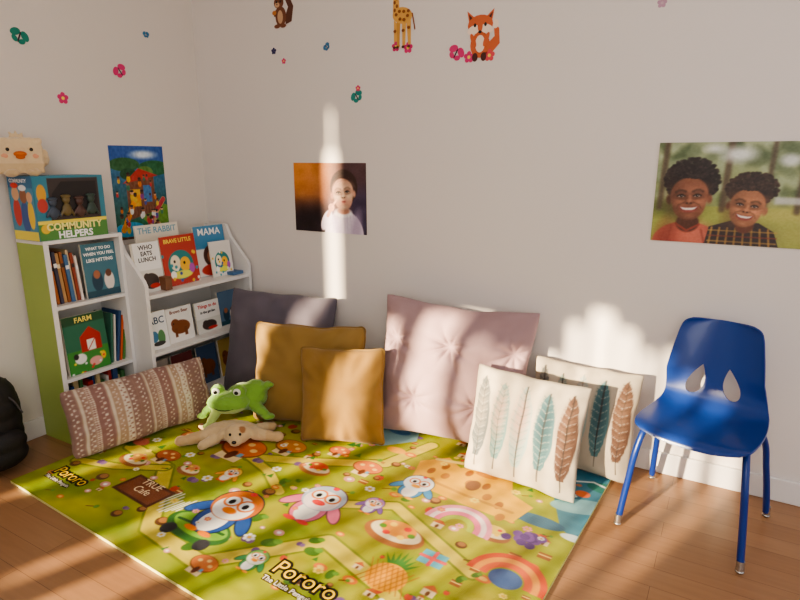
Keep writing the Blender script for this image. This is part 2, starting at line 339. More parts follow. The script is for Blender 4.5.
for i in range(16): c.seg([(bx_-.06+i*.008,.300-.0005*(i-8)**2),(bx_-.058+i*.0085,.272-.0004*(i-8)**2)],.002,(96,64,52),.7)
c.ell(.212,.065,.028,.06,(224,212,228),-.5,.006); c.ell(.246,.133,.019,.02,(216,162,136),0,.005); c.seg([(.246,.135),(.280,.172)],.011,(228,172,146),1,.004); c.seg([(.238,.14),(.262,.152)],.009,(204,146,122),1,.004); c.seg([(.222,.09),(.246,.13)],.02,(208,152,128),1,.005)
c.noise(5,80)
panel('baby_photo_print',c,(.695,-.004,.922),BX,BY,PRINT,.0035,(60,45,45))
# two boys
c=Cv(.50,.374,300); c.vgrad((116,130,64),(164,174,134)); 
for i in range(120):
    x,y=RS.rand()*.5,.15+RS.rand()*.22; g=RS.rand()**1.3; c.ell(x,y,.010+RS.rand()*.026,.010+RS.rand()*.022,(60+130*g,78+124*g,44+120*g),RS.rand()*3,.016,.65)
c.rect(0,.0,.5,.14,(156,162,80)); c.ell(.05,.13,.1,.03,(96,108,54),0,.04); c.ell(.45,.12,.1,.03,(186,182,100),0,.04,.8); c.ell(.46,.05,.06,.03,(168,168,90),0,.04,.8)
for x,w in ((.02,.02),(.235,.022),(.37,.015),(.47,.022)): c.seg([(x,.13),(x+.01,.374)],w,(84,68,52),.85,.012)
c.ell(.27,.33,.05,.025,(236,240,238),0,.03,.9); c.ell(.43,.31,.03,.02,(235,238,238),0,.02,.8); c.ell(.19,.35,.03,.014,(235,238,238),0,.02,.8); c.poly([(.40,.155),(.5,.155),(.5,.18),(.40,.18)],(205,205,200),.8,.01)
c.blur(3)
c.ell(.125,-.005,.12,.085,(184,92,72),0,.006); c.ell(.16,.02,.06,.05,(212,122,98),0,.05,.7); c.ell(.05,.01,.03,.06,(136,62,50),0,.04,.7); c.seg([(.06,.0),(.07,.06)],.006,(140,62,50),.7,.008); c.seg([(.19,.0),(.175,.05)],.006,(140,62,50),.7,.008); c.ell(.125,.075,.04,.035,(86,50,36),0,.008); c.seg([(.085,.07),(.125,.045),(.165,.07)],.008,(150,66,52),.9,.004)
curly(c,.125,.236,.094,.082,700,(40,30,29),.0065); c.ell(.125,.225,.074,.066,(28,20,20),0,.03); face(c,.122,.166,.082,(134,84,60),(84,48,34),.05); curly(c,.125,.268,.076,.024,340,(42,31,30),.005)
c.poly([(.19,0),(.20,.065),(.27,.09),(.36,.085),(.41,.055),(.43,0)],(60,50,50),1,.004)
for i in range(8): c.seg([(.205+i*.028,0),(.21+i*.026,.062)],.007,(200,152,74),.75,.004)
for i in range(3): c.seg([(.2,.012+i*.02),(.42,.012+i*.02)],.005,(160,74,56) if i%2 else (204,162,80),.7,.004)
c.ell(.31,.03,.1,.05,(30,26,28),0,.06,.25); c.ell(.315,.075,.03,.03,(104,60,44),0,.008)
curly(c,.325,.208,.082,.058,600,(54,38,32),.006); c.ell(.32,.195,.062,.046,(42,29,26),0,.03); face(c,.315,.138,.071,(162,108,76),(104,62,44),-.14); curly(c,.322,.220,.066,.018,240,(58,42,35),.0045)
c.noise(6,90)
panel('two_boys_photo_print',c,(2.512,-.004,.989),BX,BY,PRINT,.0035,(120,110,100))
# playground poster
c=Cv(.325,.485,170); c.vgrad((36,92,56),(56,112,180)); c.rect(0,.40,.325,.485,(44,88,160)); c.ell(.2,.44,.07,.02,(210,225,235),0,.02); c.ell(.08,.39,.09,.035,(46,98,56)); c.ell(.26,.37,.1,.04,(40,104,64)); c.ell(.1,.34,.05,.03,(30,80,50)); c.ell(.2,.35,.05,.03,(90,130,60))
c.ell(.16,.03,.2,.07,(34,110,76)); c.ell(.08,.05,.09,.04,(70,160,200)); c.ell(.26,.12,.1,.06,(100,146,56)); c.seg([(.3,.02),(.22,.1),(.3,.2)],.03,(190,160,110))
c.poly([(.08,.1),(.25,.14),(.25,.33),(.08,.3)],(120,76,54)); c.poly([(.06,.29),(.16,.37),(.28,.33)],(180,56,48)); c.rect(.1,.17,.16,.26,(220,170,60)); c.rect(.18,.19,.23,.28,(66,120,170)); c.seg([(.04,.05),(.12,.2),(.16,.22)],.03,(230,150,40)); c.seg([(.2,.08),(.3,.2)],.025,(180,56,66))
for i in range(10): c.seg([(.08+i*.018,.12),(.08+i*.018,.17)],.004,(90,50,40),.8)
for i in range(38):
    x,y=.02+RS.rand()*.28,.04+RS.rand()*.28; s=.6+.5*RS.rand(); col=[(190,60,60),(220,180,60),(70,80,160),(220,220,215),(140,70,140),(210,120,50),(60,120,90)][i%7]; c.ell(x,y,.011*s,.018*s,col); c.ell(x,y+.022*s,.010*s,.010*s,[(150,96,66),(222,170,130),(90,56,40)][i%3]); c.ell(x,y+.029*s,.010*s,.006*s,(50,34,30))
c.rect(.0,.0,.325,.012,(110,74,56)); c.noise(14,40)
panel('playground_poster',c,(.003,-.612,.886),(0,1,0),BY,PRINT,.0025,(220,220,220))
# ------------------------------------------------------------------ rug
ang=math.radians(-3.3); ex=V((math.cos(ang),math.sin(ang),0)); ey=V((-math.sin(ang),math.cos(ang),0)); RA=V((.33,-1.44,0)); RWd,RHt=2.07,1.38; RZ=.012
def rl(x,y): d=V((x,y,0))-RA; return d.dot(ex),d.dot(ey)
c=Cv(RWd,RHt,640,(154,162,38))
GRN=[(126,146,38),(184,184,46),(106,134,40),(198,190,56),(160,148,44)]
for i in range(120): c.ell(RS.rand()*RWd,RS.rand()*RHt,.05+RS.rand()*.12,.03+RS.rand()*.08,GRN[i%5],RS.rand()*3,.05,.55)
def W(pts): return [rl(*p) for p in pts]
for pts,w in (([(.5,-1.0),(.8,-1.05),(1.1,-1.36),(1.4,-1.4),(1.7,-1.1),(2.0,-1.2),(2.4,-1.45)],.06),([(.75,-.6),(1.05,-.8),(1.3,-.7),(1.6,-.55),(1.7,-.3)],.055),([(1.6,-.9),(1.8,-.8),(2.0,-.9),(2.2,-1.0)],.045),([(.4,-1.2),(.6,-1.15),(.8,-1.05)],.04),([(1.35,-.95),(1.2,-.85),(1.05,-.8)],.04)):
    c.seg(W(pts),w+.02,(120,132,38)); c.seg(W(pts),w,(206,190,74))
def daisy(x,y,s,col=(244,244,238)):
    X,Y=rl(x,y)
    for i in range(6): c.ell(X+s*.6*math.cos(i*1.047),Y+s*.5*math.sin(i*1.047),s*.3,s*.26,col)
    c.ell(X,Y,s*.25,s*.22,(240,190,50))
for i in range(300):
    X,Y=rl(.4+RS.rand()*2.0,-1.42+RS.rand()*1.28); k=i%10; s=.008+RS.rand()*.015
    if k==0: c.ell(X,Y,s*1.8,s*1.2,(70,110,40),RS.rand()*3); c.ell(X+s,Y+s,s,s*.7,(100,146,56))
    elif k==1: c.rect(X-s,Y-s*.7,X+s,Y+s*.7,(150,90,50)); c.rect(X-s,Y,X+s,Y+s*.25,(240,210,120))
    elif k==2: c.ell(X,Y,s,s*1.1,(194,76,50)); c.ell(X,Y+s,s*.4,s*.25,(70,120,50))
    elif k==3: c.ell(X,Y,s*1.3,s*.8,(220,120,50)); c.ell(X,Y,s*.7,s*.4,(245,200,100))
    elif k==4: c.seg([(X-s,Y),(X+s,Y+s)],.005,(110,70,40)); c.ell(X+s,Y+s,s*.6,s*.6,(100,150,60))
    elif k==5: c.ell(X,Y,s*.8,s*.8,(110,80,130)); c.ell(X+s,Y,s*.7,s*.7,(136,104,150))
    elif k==6: c.ell(X,Y,s*1.2,s*.9,(220,160,150)); c.ell(X,Y,s*.5,s*.4,(250,240,240))
    elif k==7: c.ell(X,Y,s*1.3,s*1.1,(96,64,40)); c.ell(X,Y+s*.3,s*.9,s*.7,(170,120,70))
    elif k==8: c.rect(X-s,Y-s,X+s,Y+s*.3,(220,200,160)); c.poly([(X-s*1.3,Y+s*.3),(X,Y+s*1.4),(X+s*1.3,Y+s*.3)],(186,96,50)); c.ell(X,Y-s*.5,s*.3,s*.5,(110,70,40))
    else: c.poly([(X-s,Y-s*.6),(X,Y+s*1.3),(X+s,Y-s*.6)],(60,116,54))
# water & castle right side
c.poly(W([(1.95,-.1),(2.6,-.05),(2.55,-.75),(2.38,-.62),(2.3,-.42),(2.1,-.36)]),(70,136,160)); c.ell(*rl(2.42,-.45),.12,.05,(140,192,200),.4); c.ell(*rl(2.3,-.62),.1,.035,(56,110,140)); c.ell(*rl(2.47,-.28),.07,.04,(40,130,120)); c.ell(*rl(2.40,-.36),.03,.025,(240,120,70)); c.ell(*rl(2.48,-.5),.02,.03,(240,230,200)); c.ell(*rl(2.44,-.66),.05,.02,(220,235,235)); c.seg(W([(2.3,-.3),(2.42,-.25),(2.55,-.3)]),.012,(230,240,235))
c.poly(W([(1.76,-.62),(1.72,-.45),(1.82,-.36),(1.9,-.42),(1.98,-.34),(2.12,-.38),(2.16,-.5),(2.26,-.55),(2.22,-.68),(2.0,-.66)]),(238,184,48))
for a,b in ((1.80,-.5),(1.84,-.44),(1.95,-.44),(2.05,-.50),(2.14,-.6)): c.ell(*rl(a,b),.016,.026,(160,100,40)); c.ell(*rl(a+.03,b-.07),.018,.024,(190,126,44))
c.seg(W([(1.78,-.4),(2.0,-.36),(2.15,-.4)]),.02,(252,228,130)); c.seg(W([(1.78,-.56),(2.0,-.6),(2.2,-.62)]),.016,(206,150,50)); c.ell(*rl(2.0,-.52),.03,.04,(130,84,50)); c.ell(*rl(2.02,-.42),.05,.02,(206,140,50))
c.poly(W([(1.05,-.35),(1.3,-.47),(1.5,-.42),(1.62,-.3),(1.55,-.1),(1.2,-.12)]),(150,194,200)); c.ell(*rl(1.33,-.34),.09,.035,(228,240,240)); c.ell(*rl(1.5,-.25),.06,.03,(90,150,200)); c.ell(*rl(1.58,-.42),.05,.025,(236,170,60)); 
def penguin(x,y,s,body,face_,hat,beak):
    X,Y=rl(x,y)
    e=lambda a,b,rx,ry,col,ro=0: c.ell(X+a*s,Y+b*s,rx*s,ry*s,col,ro)
    K=tuple(v*.45 for v in body)
    e(-.42,-.12,.12,.28,K,-.7); e(.42,-.12,.12,.28,K,.7); e(0,-.25,.32,.34,K); e(0,.15,.42,.38,K)
    e(-.42,-.12,.1,.26,body,-.7); e(.42,-.12,.1,.26,body,.7)
    e(0,-.25,.3,.32,body); e(0,-.28,.2,.26,(245,245,240)); e(0,.15,.40,.36,hat); e(0,.08,.33,.28,face_)
    for q in (-.14,.14):
        e(q,.2,.15,.14,(226,120,40)); e(q,.2,.115,.105,(240,250,250)); e(q,.18,.05,.06,(20,20,25))
    e(0,.0,.13,.07,beak); e(-.14,-.56,.12,.05,beak); e(.14,-.56,.12,.05,beak); e(0,.48,.06,.05,(230,60,60))
X,Y=rl(1.25,-1.27); c.ell(X,Y,.15,.075,(50,100,44)); c.ell(X,Y+.01,.13,.055,(120,170,60)); c.seg([(X-.11,Y),(X+.11,Y+.02)],.012,(40,90,40)); c.ell(X-.09,Y-.06,.03,.03,(50,50,55)); c.ell(X+.09,Y-.06,.03,.03,(50,50,55))
for i in range(9): c.seg([(X-.28+i*.016,Y-.0+.02*math.sin(i)),(X-.255+i*.016,Y+.09+.02*math.sin(i))],.007,(235,235,225))
penguin(1.27,-1.14,.26,(40,80,150),(245,240,235),(200,110,40),(236,130,30))
penguin(1.53,-.93,.23,(226,120,150),(250,235,235),(186,200,214),(220,60,60))
penguin(1.80,-.64,.16,(70,140,190),(235,245,250),(240,245,250),(240,170,50))
penguin(2.32,-1.16,.12,(200,80,50),(250,230,200),(240,180,60),(240,150,40))
penguin(1.08,-.95,.10,(236,160,60),(250,240,220),(240,200,80),(230,90,40))
penguin(1.72,-.84,.10,(120,90,160),(245,235,245),(170,130,190),(240,150,40))
penguin(1.55,-1.30,.10,(60,130,80),(245,245,230),(120,170,90),(240,150,40))
X,Y=rl(.87,-1.21); c.poly([(X-.13,Y-.06),(X+.12,Y-.07),(X+.13,Y+.055),(X-.12,Y+.065)],(90,50,32)); c.poly([(X-.115,Y-.048),(X+.105,Y-.057),(X+.115,Y+.043),(X-.105,Y+.052)],(134,78,48))
def mush(x,y,s,col):
    X,Y=rl(x,y); c.rect(X-.3*s,Y-.5*s,X+.3*s,Y,(238,214,160)); c.ell(X,Y+.05*s,.55*s,.38*s,tuple(v*.6 for v in col)); c.ell(X,Y+.07*s,.52*s,.34*s,col); 
    for a,b in ((-.25,.1),(.05,.22),(.28,.05)): c.ell(X+a*s,Y+b*s,.09*s,.07*s,(250,210,130))
    c.ell(X,Y-.3*s,.1*s,.17*s,(110,60,40)); c.rect(X+.12*s,Y-.3*s,X+.24*s,Y-.16*s,(110,170,200))
mush(.96,-.76,.22,(214,112,48)); mush(1.14,-.64,.15,(216,140,60)); mush(.72,-.98,.12,(196,106,60)); mush(1.55,-.62,.13,(220,124,70)); mush(2.1,-1.3,.14,(206,104,60)); mush(.66,-.80,.11,(184,110,66)); mush(1.36,-.56,.10,(210,114,66)); mush(1.42,-1.40,.10,(210,124,66))
def plate(x,y,s,col):
    X,Y=rl(x,y); c.ell(X,Y,s,s*.55,(160,104,60)); c.ell(X,Y+.012,s*.85,s*.42,(236,220,180)); c.ell(X,Y+.03,s*.6,s*.36,col)
    for i in range(6): c.ell(X+s*.5*math.cos(i*1.05),Y+.02+s*.25*math.sin(i*1.05),s*.12,s*.1,[(90,140,50),(220,60,50),(250,210,80)][i%3])
plate(1.88,-.95,.12,(226,150,60)); plate(.62,-1.08,.08,(210,150,80)); plate(1.36,-.74,.08,(200,90,60)); plate(2.18,-.78,.07,(230,200,90)); plate(.9,-1.02,.06,(220,150,90))
X,Y=rl(1.97,-1.15); 
for a in range(-3,4): c.poly([(X+a*.006-.012,Y+.05),(X+a*.022,Y+.14-abs(a)*.013),(X+a*.006+.012,Y+.05)],(60,120,50))
c.ell(X,Y,.07,.065,(226,160,40)); 
for i in range(-3,4): c.seg([(X+i*.02-.03,Y-.055),(X+i*.02+.03,Y+.055)],.004,(170,100,30),.8); c.seg([(X+i*.02+.03,Y-.055),(X+i*.02-.03,Y+.055)],.004,(170,100,30),.8)
X,Y=rl(2.05,-.80)
for r,col in ((.12,(236,150,170)),(.1,(250,225,225)),(.08,(232,120,150)),(.055,(170,190,70))): c.ring(X,Y,r,.024,col,-5,185)
X,Y=rl(2.30,-.98)
for r,col in ((.12,(214,86,54)),(.098,(236,160,70)),(.075,(224,104,66))): c.ring(X,Y,r,.026,col,-5,185)
c.ell(X,Y+.01,.055,.045,(70,100,150))
for i in range(14): X,Y=rl(2.30+RS.randn()*.03,-.74+RS.randn()*.022); c.ell(X,Y,.018,.018,[(90,60,130),(120,80,160)][i%2])
X,Y=rl(2.06,-1.0); c.rect(X-.045,Y-.035,X+.045,Y+.035,(90,170,190)); c.seg([(X,Y-.035),(X,Y+.035)],.014,(225,90,90)); c.seg([(X-.045,Y),(X+.045,Y)],.014,(225,90,90))
for i in range(50): daisy(.4+RS.rand()*2.0,-1.4+RS.rand()*1.2,.012+RS.rand()*.012,[(244,244,238),(230,150,170),(226,120,90),(244,220,100)][i%4])
for p in ((2.02,-1.26,.035),(2.38,-1.08,.03),(.8,-.92,.028),(1.02,-1.02,.028),(1.45,-1.22,.028),(1.65,-.75,.026),(.55,-.9,.028),(1.22,-.82,.026)): daisy(*p)
c.ell(*rl(.70,-.70),.10,.04,(180,110,70)); c.ell(*rl(.70,-.69),.07,.03,(236,190,150)); c.ell(*rl(.5,-.95),.05,.03,(200,110,90))
c.noise(12,50)
rv=panel('mat_top',c,RA+V((0,0,RZ)),ex,ey,mat('foam_mat_print',attr=True,rough=.42,bump=.5,bscale=75,bkind='wave'),RZ-.0005,(226,222,150))
kids=[rv]
for (a,b,s) in ((.41,-1.31,.072),(1.63,-1.31,.085)):
    p=V((a,b,RZ+.0004)); u=V((0,0,.0005)); kids+=[text('logo_outline',"Pororo",s,p,ex,ey,(30,24,18),off=.009),text('logo',"Pororo",s,p+u,ex,ey,(240,200,60),off=.0)]
    kids+=[text('logo_sub_outline',"The Little Penguin",s*.33,p-ey*s*.5,ex,ey,(60,40,24),off=.004),text('logo_sub',"The Little Penguin",s*.33,p-ey*s*.5+u,ex,ey,(245,240,225))]
p=V((.87,-1.185,RZ+.0006)); kids+= [text('sign_t',"TRUE",.05,p,ex,ey,(240,220,180),'CENTER'),text('sign_t2',"Cafe",.05,p-ey*.048,ex,ey,(240,220,180),'CENTER')]
root('play_mat',kids,(RA.x,RA.y,0))
# ------------------------------------------------------------------ shelves
GREEN=mat('lime_green_laminate',(160,180,92),.45,var=.03)
s1=[boxm('side_green',(.016,-1.118,0),(.226,-1.10,.94),GREEN),boxm('side_edge',(.226,-1.119,0),(.230,-1.099,.94),WHITE),boxm('side_in',(.016,-1.10,0),(.229,-1.097,.94),WHITE),
 boxm('side_right',(.016,-.762,0),(.230,-.744,.94),WHITE),boxm('top',(.016,-1.119,.94),(.232,-.744,.957),WHITE,.002),boxm('back',(.016,-1.10,0),(.02,-.762,.94),WHITE)]
for i,z in enumerate((.03,.30,.645)): s1.append(boxm('board_%d'%i,(.02,-1.097,z-.0),(.229,-.762,z+.016),WHITE))
s1.append(boxm('plinth',(.2,-1.097,0),(.22,-.762,.03),WHITE))
root('bookcase',s1,(.12,-.93,0))
def sidep(name,y0,y1):
    pr=[(.016,0),(.358,0),(.358,.70),(.345,.725),(.22,.86),(.19,.93),(.016,.93)]
    vs=[(x,y,z) for y in (y0,y1) for x,z in pr]; n=len(pr)
    fs=[tuple(range(n)),tuple(range(2*n-1,n-1,-1))]+[(i+n,(i+1)%n+n,(i+1)%n,i) for i in range(n)]
    return mk(name,vs,fs,WHITE)
s2=[sidep('side_1',-.742,-.722),sidep('side_2',-.045,-.025),boxm('back',(.016,-.722,0),(.021,-.045,.86),WHITE)]
for i,z in enumerate((.03,.335,.632)): s2.append(boxm('board_%d'%i,(.021,-.722,z),(.356,-.045,z+.018),WHITE)); 
s2.append(boxm('plinth',(.32,-.722,0),(.34,-.045,.03),WHITE))
root('bookcase.001',s2,(.18,-.38,0))
# ------------------------------------------------------------------ books
bk=[]
def book(yc,x,z,w,h,cv,lean=.15,yaw=0,th=.012,texts=()):
    uy=V((-math.sin(lean),0,math.cos(lean))); ux=V((math.sin(-yaw),math.cos(yaw),0)); uy=(uy-ux*uy.dot(ux)).normalized()
    O=V((x,yc,z))-ux*w/2; n=ux.cross(uy)
    bk.append(panel('book_cover',cv,O,ux,uy,PRINT,th,(236,230,215)))
    for (t,s,a,b,col) in texts: bk.append(text('title',t,s,O+ux*a*w+uy*b*h+n*.0008,ux,uy,col,'CENTER',.0006))
def cvr(w,h,bg,fn=None,n=60):
    c=Cv(w,h,n,bg); 
    if fn: fn(c,w,h)
    return c
def f_lunch(c,w,h):
    c.rect(0,0,w,h*.45,(222,222,214)); c.ell(w*.5,h*.22,w*.3,h*.16,(70,60,56)); c.ell(w*.35,h*.3,w*.12,h*.09,(70,60,56)); c.ell(w*.62,h*.12,w*.2,h*.05,(200,60,50))
def f_red(c,w,h):
    c.ell(w*.5,h*.4,w*.36,h*.3,(40,130,130)); c.ell(w*.35,h*.45,w*.14,h*.16,(240,230,200)); c.ell(w*.62,h*.4,w*.15,h*.15,(246,190,60)); c.ell(w*.5,h*.2,w*.3,h*.08,(230,230,90)); c.ell(w*.25,h*.22,w*.08,h*.08,(250,250,240)); c.ell(w*.8,h*.3,w*.08,h*.1,(180,90,180)); c.ell(w*.33,h*.48,w*.03,h*.03,(20,20,20)); c.ell(w*.6,h*.43,w*.03,h*.03,(20,20,20))
    for i in range(14): c.ell(w*RS.rand(),h*RS.rand()*.7,w*.04,h*.035,[(230,190,60),(60,150,160),(240,240,230),(60,90,160)][i%4])
def f_mama(c,w,h):
    c.rect(0,0,w,h*.55,(236,232,225)); c.ell(w*.5,h*.4,w*.28,h*.22,(90,60,50)); c.ell(w*.5,h*.38,w*.16,h*.14,(180,120,90)); c.ell(w*.5,h*.12,w*.4,h*.12,(200,70,60))
def f_bear(c,w,h):
    c.ell(w*.5,h*.42,w*.36,h*.2,(130,76,44)); c.ell(w*.3,h*.55,w*.16,h*.13,(130,76,44)); c.rect(w*.25,h*.15,w*.35,h*.4,(120,70,40)); c.rect(w*.62,h*.15,w*.74,h*.4,(120,70,40)); c.ell(w*.24,h*.55,w*.02,h*.02,(10,10,10))
def f_abc(c,w,h):
    c.ell(w*.3,h*.35,w*.2,h*.15,(70,130,170)); c.ell(w*.65,h*.3,w*.18,h*.2,(90,140,90)); c.ell(w*.5,h*.15,w*.3,h*.06,(60,60,60))
def f_farm(c,w,h):
    c.rect(0,0,w,h*.4,(60,140,60)); c.poly([(w*.35,h*.35),(w*.85,h*.35),(w*.85,h*.62),(w*.6,h*.78),(w*.35,h*.62)],(180,46,40)); c.rect(w*.5,h*.36,w*.7,h*.55,(240,235,225)); c.seg([(w*.5,h*.36),(w*.7,h*.55)],w*.02,(180,46,40)); c.ell(w*.3,h*.25,w*.14,h*.09,(240,240,235)); c.ell(w*.65,h*.15,w*.16,h*.08,(236,170,160)); c.ell(w*.2,h*.3,w*.06,h*.05,(40,40,40)); c.ell(w*.85,h*.22,w*.06,h*.07,(240,200,60)); c.rect(0,h*.85,w,h,(30,80,50))
    for i in range(10): c.ell(w*RS.rand(),h*RS.rand()*.3,w*.03,h*.02,[(230,60,60),(240,220,80),(240,240,240)][i%3])
def f_hit(c,w,h):
    c.ell(w*.35,h*.3,w*.16,h*.2,(40,70,90)); c.ell(w*.35,h*.42,w*.1,h*.08,(170,110,80)); c.ell(w*.7,h*.28,w*.15,h*.18,(230,220,210)); c.ell(w*.7,h*.42,w*.09,h*.07,(110,70,50)); c.rect(0,0,w,h*.12,(40,80,96))
WT=(250,250,245);K_=(40,40,45)
book(-.85,.205,.663,.17,.255,cvr(.17,.255,(70,120,136),f_hit),.06,0,.012,[("WHAT TO DO",.019,.5,.88,WT),("WHEN YOU FEEL",.020,.5,.78,WT),("LIKE HITTING",.022,.5,.66,WT)])
y=-1.088
for i,(w_,h_,col) in enumerate([(.018,.235,(120,84,60)),(.014,.22,(186,110,60)),(.016,.24,(60,60,80)),(.02,.23,(190,150,100)),(.014,.235,(150,90,50)),(.018,.22,(70,110,150)),(.013,.24,(214,190,150)),(.014,.225,(150,70,50)),(.012,.21,(230,220,210))]):
    M=Matrix.Translation((.05,y,.662))@Matrix.Rotation(math.radians(4),4,'X'); y+=w_+.0005
    bk.append(boxm('spine',(0,0,0),(.13+.006*(i%3),w_-.001,h_),mat('bk_%d'%i,col,.5),.001,M)); bk.append(boxm('spine_band',(.1,.0005,h_*.7),(.1312+.006*(i%3),w_-.0015,h_*.78),mat('bkb_%d'%(i%3),[(235,220,180),(60,50,50),(240,240,240)][i%3],.5),0,M))
book(-.965,.207,.318,.205,.275,cvr(.205,.275,(44,110,84),f_farm),.08,0,.02,[("FARM",.035,.5,.88,(250,230,120))])
y=-.85
for i,(w_,h_,col) in enumerate([(.012,.25,(60,110,90)),(.01,.24,(214,210,200)),(.014,.255,(50,80,120)),(.012,.23,(200,90,50)),(.012,.24,(90,140,70))]):
    M=Matrix.Translation((.05,y,.3165))@Matrix.Rotation(math.radians(-9 if i>1 else -6),4,'X'); y+=w_+.004
    bk.append(boxm('spine',(0,0,0),(.14,w_-.001,h_),mat('bkc_%d'%i,col,.5),.001,M))
y=-1.08
for i in range(14):
    w_=.014+.006*(i%3); h_=.19+.02*(i%4); bk.append(boxm('spine',(.05,y,.0465),(.17+.01*(i%2),y+w_-.001,.0465+h_),mat('bkd_%d'%(i%5),[(190,60,50),(60,90,140),(220,200,150),(80,130,80),(230,225,220)][i%5],.5),.001)); y+=w_+.002
book(-.455,.13,.651,.27,.315,cvr(.27,.315,(236,228,210),None),.06,0,.01,[("THE RABBIT",.045,.5,.86,(110,170,190))])
book(-.655,.29,.651,.13,.25,cvr(.15,.25,(240,240,236),f_lunch),.12,0,.02,[("WHO",.032,.55,.86,K_),("EATS",.030,.55,.74,K_),("LUNCH",.030,.55,.62,K_)])
bk.append(boxm('block_book',(.26,-.60,.651),(.33,-.56,.72),mat('bk_0'),.002))
book(-.435,.27,.651,.235,.262,cvr(.235,.262,(184,64,54),f_red,80),.12,.05,.012,[("BRAVE LITTLE",.03,.5,.86,(250,220,90))])
book(-.28,.19,.651,.1,.25,cvr(.1,.25,(210,190,160),None),.08,0,.01)
book(-.175,.22,.651,.21,.285,cvr(.21,.285,(76,140,180),f_mama),.12,-.05,.012,[("MAMA",.055,.5,.82,WT)])
book(-.16,.28,.651,.14,.2,cvr(.14,.2,(226,222,214),f_red),.14,-.1,.012)
bk.append(boxm('stack_book',(.24,-.14,.651),(.33,-.06,.67),mat('bk_5'),.002))
book(-.655,.315,.354,.12,.195,cvr(.12,.195,(236,238,236),f_abc),.12,0,.02,[("ABC",.05,.5,.68,(50,80,110))])
book(-.50,.30,.354,.165,.185,cvr(.165,.185,(238,236,230),f_bear),.12,0,.014,[("Brown Bear",.024,.5,.84,(120,60,40))])
book(-.30,.29,.354,.17,.175,cvr(.17,.175,(240,238,232),f_lunch),.12,0,.012,[("Things to do",.026,.5,.8,(200,50,50)),("in the garden",.02,.5,.62,K_)])
book(-.13,.27,.354,.14,.2,cvr(.14,.2,(90,120,150),f_hit),.12,0,.012)
for i,(yy,col) in enumerate([(-.64,(200,190,180)),(-.48,(120,60,60)),(-.31,(70,90,120)),(-.15,(190,160,90))]): book(yy,.27,.0485,.14,.22,cvr(.14,.22,col,f_bear),.12,0,.012)
root('picture_books',bk,(.2,-.6,.3))
# ------------------------------------------------------------------ toy box + plush chick
bx=[]
c=Cv(.315,.275,130,(60,130,150)); c.rect(0,0,.315,.085,(84,140,70)); c.rect(0,.07,.315,.085,(240,220,90)); c.ell(.03,.05,.02,.02,(230,190,60)); c.rect(.06,.085,.29,.265,(66,58,56)); c.poly([(.075,.1),(.28,.1),(.28,.25),(.12,.25),(.075,.2)],(40,37,38)); c.ell(.03,.2,.02,.04,(214,160,60)); c.ell(.03,.15,.022,.03,(190,70,60))
bx.append(panel('front',c,(.226,-1.125,.9575),(0,1,0),BY,PRINT,.002,(60,130,150)))
c=Cv(.19,.275,80,(74,140,170)); c.ell(.05,.12,.03,.06,(200,70,60)); c.ell(.05,.2,.028,.03,(220,170,130)); c.ell(.11,.1,.032,.07,(60,90,150)); c.ell(.11,.19,.028,.03,(150,96,66)); c.ell(.155,.11,.024,.06,(240,200,70)); c.ell(.155,.185,.022,.024,(222,170,130)); c.rect(0,.225,.19,.275,(50,110,150)); c.rect(0,0,.19,.04,(240,220,90)); c.ell(.05,.235,.03,.012,(230,60,50)); c.ell(.11,.225,.03,.013,(240,240,240))
bx.append(panel('side',c,(.034,-1.127,.9575),(1,0,0),BY,PRINT,.002,(60,130,150)))
BXM=mat('box_card',(70,140,165),.5)
bx.append(boxm('body',(.035,-1.125,.9575),(.2235,-.81,1.2325),BXM,.001))
bx.append(text('t1',"COMMUNITY",.042,(.2268,-.965,1.0),(0,1,0),BY,(250,240,150),'CENTER',.0015)); bx.append(text('t2',"HELPERS",.042,(.2268,-.965,.964),(0,1,0),BY,(250,250,250),'CENTER',.0015))
bx.append(text('t3',"COMMUNITY",.022,(.05,-1.1275,1.205),(1,0,0),BY,(250,250,250),'LEFT',.0006))
FIG=[((.05,.1),(64,76,92)),((.11,.13),(110,96,60)),((.17,.1),(84,60,54)),((.225,.12),(60,78,70))]
for i,((a,b),col) in enumerate(FIG):
    y=-1.125+a+.02; fm=mat('fig_%d'%i,col,.4)
    bx.append(blob('figure_%d'%i,[('e',(.231,y,1.075+.01*(i%2)),(.010,.022,.028)),('e',(.231,y,1.12+.01*(i%2)),(.010,.018,.02)),('e',(.231,y,1.135+.01*(i%2)),(.012,.024,.008)),('c',(.231,y-.02,1.08),(.231,y-.03,1.06),.006,.005),('c',(.231,y+.02,1.08),(.231,y+.03,1.06),.006,.005)],fm,.003,None,2))
root('toy_set_box',bx,(.13,-.97,.96))
YEL=mat('plush_cream',attr=True,rough=.95,bump=1,bscale=260,sheen=.5)
CH=68
def chc(p):
    return (220,196,156) if p.z>.05 else (208,182,140)
M=Matrix.Translation((.135,-1.115,1.233))@Matrix.Rotation(math.radians(CH),4,'Z')
ch=[blob('body',[('b',(0,0,.083),(.165,.125,.145)),('e',(-.09,0,.075),(.022,.03,.038)),('e',(.09,0,.075),(.022,.03,.038)),('c',(-.01,0,.15),(-.022,0,.178),.011,.006),('c',(.012,0,.15),(.024,0,.176),.011,.006),('c',(0,0,.15),(0,0,.182),.010,.006),('e',(-.04,-.06,.014),(.028,.03,.016)),('e',(.04,-.06,.014),(.028,.03,.016))],YEL,.005,chc,7,M,.005)]
def at(M,p): return tuple(M@V(p))
ORG=mat('felt_orange',(206,110,50),.9); BLKp=mat('black_plastic_eye',(18,16,16),.25)
RC=Matrix.Rotation(math.radians(CH),3,'Z')
